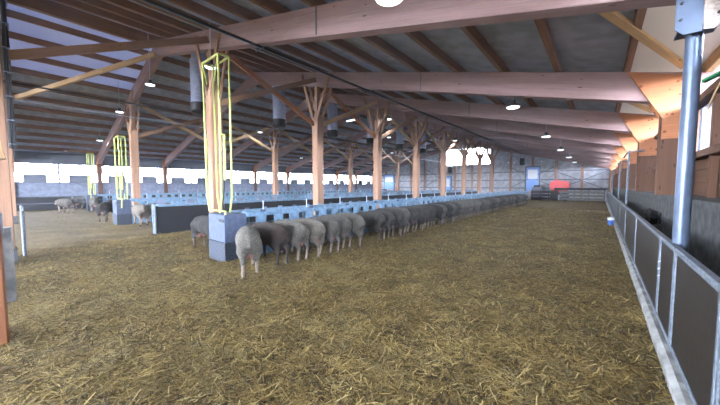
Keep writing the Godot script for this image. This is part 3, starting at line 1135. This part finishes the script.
# ---------------------------------------------------------------- hanging things
func build_hanging() -> void:
	var zs := [4.85, 8.6, 12.35, 16.15, 19.95, 23.75]
	for i in zs.size():
		var x := RIDGE
		var top := under(x) + 0.74
		var t := thing("air_duct", P(x, 0, zs[i]), "pale round air duct with a black mouth hanging from the roof, %s from the camera" % ordinal(i), "duct", "hanging air ducts")
		var st := mb()
		lathe(st, Vector3.ZERO, [Vector2(0.0, 4.70), Vector2(0.30, 4.70), Vector2(0.30, top), Vector2(0.0, top)], 24)
		put(t, "pipe", st, M.duct)
		st = mb()
		lathe(st, Vector3.ZERO, [Vector2(0.0, 4.40), Vector2(0.30, 4.40), Vector2(0.325, 4.44), Vector2(0.325, 4.74), Vector2(0.0, 4.74)], 24)
		var mouth := put(t, "mouth", st, M.dark)
		st = mb()
		for a in 4: tube(st, [Vector3(0.25 * cos(a * PI / 2), 4.42, 0.25 * sin(a * PI / 2)), Vector3(0.25 * cos(a * PI / 2), 4.28, 0.25 * sin(a * PI / 2))], 0.012, 5)
		lathe(st, Vector3.ZERO, [Vector2(0.0, 4.26), Vector2(0.26, 4.26), Vector2(0.26, 4.28), Vector2(0.0, 4.285)], 20)
		put(mouth, "grille", st, M.lamp)
	# conduits under the rafters
	var cs := [[-5.80, 4.47, 0.026, M.cable, "black conduit pipe running under the near rafters"], [-5.91, 4.50, 0.02, M.cable_grey, "grey blue conduit pipe beside the black one under the near rafters"], [-13.1, 4.40, 0.03, M.cable, "long black cable sagging along the barn beyond the ridge"], [-14.9, 4.25, 0.016, M.wire, "thin white conduit along the barn beyond the ridge"]]
	for c in cs:
		var st := mb()
		tube(st, [P(c[0], c[1], ZBACK + 0.5), P(c[0], c[1], ZEND - 0.5)], c[2], 6)
		var o := put(self, "conduit", st, c[3])
		tag(o, c[4], "conduit")
	for k in range(1, 9):
		var st := mb()
		box(st, P(-6.02, 4.42, frame_z(k) - 0.02), P(-5.72, 4.44, frame_z(k) + 0.02), 0.003)
		bar(st, P(-5.75, 4.42, frame_z(k)), P(-5.75, under(-5.75) + 0.04, frame_z(k)), 0.02, 0.02, Vector3.RIGHT, 0.003)
		bar(st, P(-6.0, 4.42, frame_z(k)), P(-6.0, under(-6.0) + 0.04, frame_z(k)), 0.02, 0.02, Vector3.RIGHT, 0.003)
		var o := put(self, "conduit_hanger", st, M.frame_grey)
		tag(o, "small hanger holding the conduits under the %s rafter in view" % ordinal(k - 1), "hanger", "conduit hangers")

func lamp(x: float, h: float, d: float, label: String, energy: float) -> void:
	var t := thing("barn_lamp", P(x, h, d), label, "lamp", "round hanging lamps")
	var st := mb()
	lathe(st, Vector3.ZERO, [Vector2(0.0, 0.0), Vector2(0.15, 0.0), Vector2(0.155, 0.03), Vector2(0.12, 0.055), Vector2(0.06, 0.06), Vector2(0.045, 0.16), Vector2(0.0, 0.165)], 20)
	var hs := put(t, "housing", st, M.lamp)
	st = mb()
	lathe(st, Vector3.ZERO, [Vector2(0.0, -0.035), Vector2(0.10, -0.030), Vector2(0.138, -0.012), Vector2(0.14, 0.002), Vector2(0.0, 0.002)], 20)
	put(hs, "lens", st, M.glow)
	st = mb()
	var top := under(x) + 0.695 - h
	tube(st, [Vector3(0, 0.16, 0), Vector3(0, top, 0)], 0.008, 5)
	put(t, "cable", st, M.wire)
	var l := AreaLight3D.new()
	l.name = "light"
	l.area_size = Vector2(0.26, 0.26)
	l.light_color = Color(0.93, 0.97, 1.0)
	l.light_energy = energy
	l.area_range = 40.0
	l.shadow_enabled = true
	t.add_child(l)
	l.position = Vector3(0, -0.05, 0)
	l.rotation_degrees = Vector3(-90, 0, 0)

func build_lamps() -> void:
	var pen := [2.43, 7.63, 13.0, 18.3, 23.6, 28.9]
	for i in pen.size():
		lamp(-1.66, 3.3, pen[i], "%s round lamp from the camera above the straw pen" % ordinal(i), 7.0)
	var mid := [[-7.32, 4.30, 3.12, "round lamp glowing between the tops of the tallest yellow mast"], [-8.0, 4.65, 11.7, "round lamp above the ewes near the third air duct"], [-8.0, 4.6, 20.0, "far round lamp over the far part of the feeding row"],
		[-12.0, 4.9, 3.07, "round lamp on a long white cord under the ridge at the left"], [-12.0, 4.95, 17.6, "far round lamp below the ridge line"], [-16.0, 4.6, 2.95, "round lamp left of the post beyond the ridge"],
		[-16.0, 4.67, 9.6, "round lamp seen between the tall mast and the second near post"], [-22.0, 4.0, 3.1, "small far round lamp above the left windows"], [-22.0, 4.05, 17.5, "tiny round lamp far along the left wall"],
		[-16.0, 4.67, 24.0, "distant round lamp beyond the ridge near the gable"]]
	for q in mid: lamp(q[0], q[1], q[2], q[3], 7.0)
	# one tube lamp
	var t := thing("tube_lamp", P(-10.0, 4.85, 11.3), "slim white tube lamp hanging slantwise beyond the second near post", "lamp")
	var st := mb()
	box(st, Vector3(-0.4, 0.0, -0.05), Vector3(0.4, 0.06, 0.05), 0.01)
	put(t, "housing", st, M.lamp)
	st = mb()
	tube(st, [Vector3(-0.38, -0.03, 0), Vector3(0.38, -0.03, 0)], 0.04, 10)
	put(t, "tube", st, M.glow)
	st = mb()
	for xx in [-0.3, 0.3]: tube(st, [Vector3(xx, 0.06, 0), Vector3(xx, under(-10.0 + xx) + 0.69 - 4.85, 0)], 0.006, 5)
	put(t, "cable", st, M.wire)
	var l := AreaLight3D.new()
	l.name = "light"
	l.area_size = Vector2(0.76, 0.08)
	l.light_color = Color(0.93, 0.97, 1.0)
	l.light_energy = 5.0
	l.area_range = 40.0
	l.shadow_enabled = true
	t.add_child(l)
	l.position = Vector3(0, -0.08, 0)
	l.rotation_degrees = Vector3(-90, 0, 0)

# ---------------------------------------------------------------- sheep
# bones: [a, b, ra, rb, class]   classes: 0 fleece, 1 bare leg or face, 2 udder, 3 hoof
func sheep_bones(pose: int) -> Array:
	var B := []
	B.append([Vector3(-0.33, 0.585, 0), Vector3(0.02, 0.565, 0), 0.175, 0.205, 0])
	B.append([Vector3(0.02, 0.565, 0), Vector3(0.30, 0.57, 0), 0.205, 0.175, 0])
	B.append([Vector3(-0.25, 0.62, 0), Vector3(0.25, 0.61, 0), 0.14, 0.14, 0])
	for s in [-1.0, 1.0]:
		var hs: float = [0.0, 0.07, 0.0, -0.05][pose] * s
		B.append([Vector3(-0.36, 0.54, s * 0.08), Vector3(-0.33, 0.43, s * 0.115), 0.125, 0.095, 0])
		B.append([Vector3(-0.33, 0.43, s * 0.115), Vector3(-0.43 + hs, 0.29, s * 0.115), 0.075, 0.042, 0])
		B.append([Vector3(-0.43 + hs, 0.29, s * 0.115), Vector3(-0.40 + hs * 1.4, 0.07, s * 0.118), 0.032, 0.024, 1])
		B.append([Vector3(-0.40 + hs * 1.4, 0.07, s * 0.118), Vector3(-0.375 + hs * 1.4, 0.022, s * 0.12), 0.026, 0.032, 3])
		var fs: float = [0.0, -0.06, 0.04, 0.05][pose] * s
		B.append([Vector3(0.25, 0.52, s * 0.08), Vector3(0.27, 0.38, s * 0.095), 0.115, 0.065, 0])
		B.append([Vector3(0.27, 0.38, s * 0.095), Vector3(0.27 + fs, 0.22, s * 0.095), 0.048, 0.032, 1])
		B.append([Vector3(0.27 + fs, 0.22, s * 0.095), Vector3(0.265 + fs * 1.3, 0.07, s * 0.095), 0.030, 0.024, 1])
		B.append([Vector3(0.265 + fs * 1.3, 0.07, s * 0.095), Vector3(0.29 + fs * 1.3, 0.022, s * 0.095), 0.026, 0.032, 3])
	B.append([Vector3(-0.30, 0.37, 0.045), Vector3(-0.31, 0.32, 0.06), 0.075, 0.045, 2])
	B.append([Vector3(-0.30, 0.37, -0.045), Vector3(-0.31, 0.32, -0.06), 0.075, 0.045, 2])
	B.append([Vector3(-0.485, 0.66, 0), Vector3(-0.53, 0.53, 0), 0.034, 0.024, 0])
	var nk := Vector3(0.55, 0.60, 0)
	var mz := Vector3(0.72, 0.46, 0)
	if pose == 3:
		nk = Vector3(0.52, 0.76, 0); mz = Vector3(0.71, 0.70, 0)
	B.append([Vector3(0.33, 0.61, 0), nk, 0.125, 0.08, 0])
	B.append([nk, mz, 0.078, 0.046, 1])
	for s in [-1.0, 1.0]:
		B.append([nk + Vector3(0.0, 0.04, s * 0.06), nk + Vector3(-0.03, 0.02, s * 0.145), 0.024, 0.016, 1])
	return B

func sheep_shape(pose: int) -> Dictionary:
	var bones := sheep_bones(pose)
	var cs := 0.0185
	var lo := Vector3(-0.66, -0.04, -0.30)
	var nx := 80; var ny := 52; var nz := 33
	var F := PackedFloat32Array()
	F.resize(nx * ny * nz)
	F.fill(0.5)
	var k := 0.045
	for b in bones:
		var a: Vector3 = b[0]; var e: Vector3 = b[1]; var ra: float = b[2]; var rb: float = b[3]
		var kk: float = 0.02 if b[4] == 1 or b[4] == 3 else k
		var m := maxf(ra, rb) + 0.07
		var mn := (a.min(e) - Vector3.ONE * m - lo) / cs
		var mx := (a.max(e) + Vector3.ONE * m - lo) / cs
		var ab := e - a
		var inv := 1.0 / ab.length_squared()
		for i in range(maxi(0, int(mn.x)), mini(nx, int(mx.x) + 2)):
			for j in range(maxi(0, int(mn.y)), mini(ny, int(mx.y) + 2)):
				var id := (i * ny + j) * nz
				for l in range(maxi(0, int(mn.z)), mini(nz, int(mx.z) + 2)):
					var p := lo + Vector3(i, j, l) * cs
					var t := clampf((p - a).dot(ab) * inv, 0.0, 1.0)
					var d := p.distance_to(a + ab * t) - lerpf(ra, rb, t)
					var f := F[id + l]
					var h := maxf(kk - absf(f - d), 0.0) / kk
					F[id + l] = minf(f, d) - h * h * kk * 0.25
	var vid := {}
	var V := PackedVector3Array()
	for i in nx - 1:
		for j in ny - 1:
			for l in nz - 1:
				var id := (i * ny + j) * nz + l
				var c := [F[id], F[id + 1], F[id + nz], F[id + nz + 1], F[id + ny * nz], F[id + ny * nz + 1], F[id + ny * nz + nz], F[id + ny * nz + nz + 1]]
				var neg := 0
				for q in 8: if c[q] < 0.0: neg += 1
				if neg == 0 or neg == 8: continue
				var s := Vector3.ZERO
				var cnt := 0
				for e in [[0, 1], [2, 3], [4, 5], [6, 7], [0, 2], [1, 3], [4, 6], [5, 7], [0, 4], [1, 5], [2, 6], [3, 7]]:
					var fa: float = c[e[0]]; var fb: float = c[e[1]]
					if (fa < 0.0) == (fb < 0.0): continue
					var t := fa / (fa - fb)
					var pa := Vector3((e[0] >> 2) & 1, (e[0] >> 1) & 1, e[0] & 1)
					var pb := Vector3((e[1] >> 2) & 1, (e[1] >> 1) & 1, e[1] & 1)
					s += pa.lerp(pb, t)
					cnt += 1
				vid[id] = V.size()
				V.append(lo + (Vector3(i, j, l) + s / cnt) * cs)
	var I := PackedInt32Array()
	var sx := ny * nz
	var sy := nz
	for id in vid:
		var i: int = id / sx
		var j: int = (id / sy) % ny
		var l: int = id % nz
		# edges leaving this node along x, y, z
		for ax in 3:
			var step: int = [sx, sy, 1][ax]
			var f0 := F[id]
			var f1 := F[id + step]
			if (f0 < 0.0) == (f1 < 0.0): continue
			var o1: int = [sy, 1, sx][ax]
			var o2: int = [1, sx, sy][ax]
			if not (vid.has(id - o1) and vid.has(id - o2) and vid.has(id - o1 - o2)): continue
			var a: int = vid[id]; var b: int = vid[id - o1]; var c: int = vid[id - o1 - o2]; var d: int = vid[id - o2]
			if f0 < 0.0: I.append_array([a, d, c, a, c, b])
			else: I.append_array([a, b, c, a, c, d])
	var N := PackedVector3Array()
	N.resize(V.size())
	var flip := 0.0
	for t in range(0, I.size(), 3):
		var n := (V[I[t + 1]] - V[I[t]]).cross(V[I[t + 2]] - V[I[t]])
		for q in 3: N[I[t + q]] += n
		flip += n.dot(V[I[t]] - Vector3(0, 0.5, 0))
	if flip > 0.0:      # front faces must run clockwise
		for t in range(0, I.size(), 3):
			var x := I[t + 1]; I[t + 1] = I[t + 2]; I[t + 2] = x
	var cls := PackedInt32Array()
	for v in V.size():
		N[v] = (N[v] if flip > 0.0 else -N[v]).normalized()
		var best := 9.0
		var bc := 0
		for b in bones:
			var ab: Vector3 = b[1] - b[0]
			var t := clampf((V[v] - b[0]).dot(ab) / ab.length_squared(), 0.0, 1.0)
			var d: float = V[v].distance_to(b[0] + ab * t) - lerpf(b[2], b[3], t)
			if d < best: best = d; bc = b[4]
		cls.append(bc)
		if bc == 0: V[v] += N[v] * 0.014 * fine.get_noise_3dv(V[v] * 13.0)
	return {"V": V, "N": N, "I": I, "cls": cls}

func sheep_mesh(shape: Dictionary, fleece: Color, bare: Color, seed_: float) -> ArrayMesh:
	var C := PackedColorArray()
	var V: PackedVector3Array = shape.V
	for v in V.size():
		var c := fleece
		match shape.cls[v]:
			0: c = fleece * (1.0 + 0.30 * fine.get_noise_3dv(V[v] * 9.0 + Vector3.ONE * seed_))
			1: c = bare * (1.0 + 0.2 * fine.get_noise_3dv(V[v] * 14.0 + Vector3.ONE * seed_))
			2: c = Color(0.50, 0.24, 0.21) if bare.r > 0.15 else Color(0.09, 0.05, 0.045)
			3: c = Color(0.13, 0.10, 0.08)
		C.append(Color(c.r, c.g, c.b, 1.0))
	var arr := []
	arr.resize(Mesh.ARRAY_MAX)
	arr[Mesh.ARRAY_VERTEX] = V
	arr[Mesh.ARRAY_NORMAL] = shape.N
	arr[Mesh.ARRAY_COLOR] = C
	arr[Mesh.ARRAY_INDEX] = shape.I
	var m := ArrayMesh.new()
	m.add_surface_from_arrays(Mesh.PRIMITIVE_TRIANGLES, arr)
	return m

func build_sheep() -> void:
	var shapes := [sheep_shape(0), sheep_shape(1), sheep_shape(2), sheep_shape(3)]
	var pale := Color(0.46, 0.37, 0.31)
	# fleece name -> colours
	var kinds := {"pale grey": [Color(0.175, 0.163, 0.142), pale], "cream": [Color(0.25, 0.22, 0.185), pale], "dark brown": [Color(0.060, 0.042, 0.034), Color(0.035, 0.027, 0.024)],
		"mid grey": [Color(0.15, 0.14, 0.125), pale], "dark grey": [Color(0.078, 0.072, 0.067), pale * 0.85], "charcoal": [Color(0.048, 0.045, 0.043), pale * 0.45]}
	var cache := {}
	var get_mesh := func(kind: String, pose: int) -> ArrayMesh:
		var key := kind + str(pose)
		if not cache.has(key): cache[key] = sheep_mesh(shapes[pose], kinds[kind][0], kinds[kind][1], float(cache.size()))
		return cache[key]
	var zs := [2.43, 2.93, 3.355, 3.78, 4.205, 4.63, 5.055, 5.905, 6.33]
	var ks := ["pale grey", "dark brown", "pale grey", "cream", "mid grey", "mid grey", "pale grey", "dark grey", "dark grey"]
	var z := 6.755
	while z < 25.0:
		zs.append(z)
		z += 0.425
		var r := rng.randf()
		if z > 11.5 and z < 15.0: ks.append("pale grey" if r < 0.35 else ("mid grey" if r < 0.75 else "dark grey"))
		else: ks.append("dark grey" if r < 0.45 else ("charcoal" if r < 0.6 else "mid grey"))
	for i in zs.size():
		var o := MeshInstance3D.new()
		o.mesh = get_mesh.call(ks[i], [1, 0, 2][i % 3])
		o.material_override = M.wool
		o.name = numbered("sheep")
		add_child(o)
		o.position = P((-4.66 if i > 0 else -4.47) + rng.randf_range(-0.04, 0.04), -0.005, zs[i])
		o.rotation_degrees.y = 180.0 + rng.randf_range(-2, 2) - (24.0 if i < 1 else 0.0)
		o.scale = Vector3(1.0, rng.randf_range(0.97, 1.04), rng.randf_range(0.87, 0.91))
		tag(o, "%s ewe from the near end of the feeding row, %s fleece" % [ordinal(i), ks[i]], "sheep", "ewes feeding in the near row")
	var others := [
		[-6.60, 2.66, 6.0, "charcoal", 0, "dark ewe on the far side of the nearest trough, beside its end box"],
		[-12.80, 2.80, 180.0, "cream", 1, "cream ewe next to the end box of the middle trough"],
		[-12.78, 3.205, 181.0, "pale grey", 0, "second pale ewe from the end box at the middle trough"],
		[-12.80, 3.63, 179.0, "pale grey", 2, "third pale ewe from the end box at the middle trough"],
		[-15.3, 2.25, 150.0, "charcoal", 3, "dark ewe with raised head standing left of the middle trough"],
		[-21.1, 2.6, 172.0, "pale grey", 3, "pale ewe by the end of the farthest trough"],
		[-21.2, 1.5, 205.0, "mid grey", 0, "grey ewe in front of the farthest trough"],
		[-23.3, 2.3, 30.0, "charcoal", 1, "dark ewe beside the left wall barriers"]]
	for q in others:
		var o := MeshInstance3D.new()
		o.mesh = get_mesh.call(q[3], q[4])
		o.material_override = M.wool
		o.name = numbered("sheep")
		add_child(o)
		o.position = P(q[0], -0.005, q[1])
		o.rotation_degrees.y = q[2]
		tag(o, q[5], "sheep", "")

# ---------------------------------------------------------------- left edge
func build_left_edge() -> void:
	var d := frame_z(0)
	var t := thing("cable_bundle", P(XC, 0, d + 0.17), "thick bundle of black cables with pale ties running down the left edge post", "cables")
	for i in 6:
		var st := mb()
		var x0 := 0.14 - 0.055 * i
		var dz := -0.02 - 0.018 * (i % 3)
		var pts := []
		for j in 9:
			pts.append(Vector3(x0 + 0.012 * sin(j * 2.1 + i), 5.0 - 0.36 * j, dz + 0.01 * cos(j * 1.7 + i * 2)))
		tube(st, pts, 0.022, 6)
		put(t, "cable", st, M.cable)
	for j in 7:
		var st := mb()
		box(st, Vector3(-0.17, 4.7 - 0.42 * j, -0.09), Vector3(0.17, 4.714 - 0.42 * j, 0.015), 0.004)
		put(t, "tie", st, M.cable_tie)
	# pale brace board at the very edge, in front of the post
	var st2 := mb()
	bar(st2, P(-4.55, 3.05, -0.33), P(-4.45, 1.7, -0.10), 0.07, 0.12)
	var o := put(self, "edge_brace", st2, M.pale)
	tag(o, "pale slanting brace board at the left picture edge", "board")
	# gate post near the left bottom edge
	t = thing("gate_post", P(-4.12, 0, -0.22), "orange timber gate post at the lower left edge with a grey hinge plate", "post")
	st2 = mb()
	box(st2, Vector3(-0.10, -0.05, -0.10), Vector3(0.10, 1.85, 0.10), 0.012)
	put(t, "shaft", st2, M.gate_wood)
	st2 = mb()
	box(st2, Vector3(-0.06, 1.02, -0.112), Vector3(0.06, 1.2, -0.10), 0.004)
	put(t, "hinge_plate", st2, M.steel)
	st2 = mb()
	box(st2, Vector3(-0.25, 0.35, -0.16), Vector3(-0.10, 1.05, -0.04), 0.01)
	put(t, "kick_board", st2, M.kerb)
	# galvanised gate seen edge-on behind the post
	t = thing("pen_gate", P(-11.0, 0, 0.02), "galvanised pen gate seen edge-on at the left, beyond the edge post", "gate")
	for hh in [0.15, 0.4, 0.65, 0.9]:
		st2 = mb()
		tube(st2, [Vector3(0, hh, 0), Vector3(2.3, hh, 0)], 0.022, 8)
		put(t, "rail", st2, M.steel)
	for xx in [0.0, 2.3]:
		st2 = mb()
		tube(st2, [Vector3(xx, -0.05, 0), Vector3(xx, 0.95, 0)], 0.028, 8)
		put(t, "upright", st2, M.steel)

func build_haze() -> void:
	var f := FogVolume.new()
	f.name = "dusty_air"
	f.size = Vector3(26.0, 7.0, 46.0)
	f.position = P(RIDGE, 3.4, 10.9)
	var m := FogMaterial.new()
	m.density = 0.0017
	m.albedo = Color(0.92, 0.94, 1.0)
	f.material = m
	f.set_meta("kind", "stuff")
	f.set_meta("label", "thin dusty air hanging inside the barn")
	add_child(f)
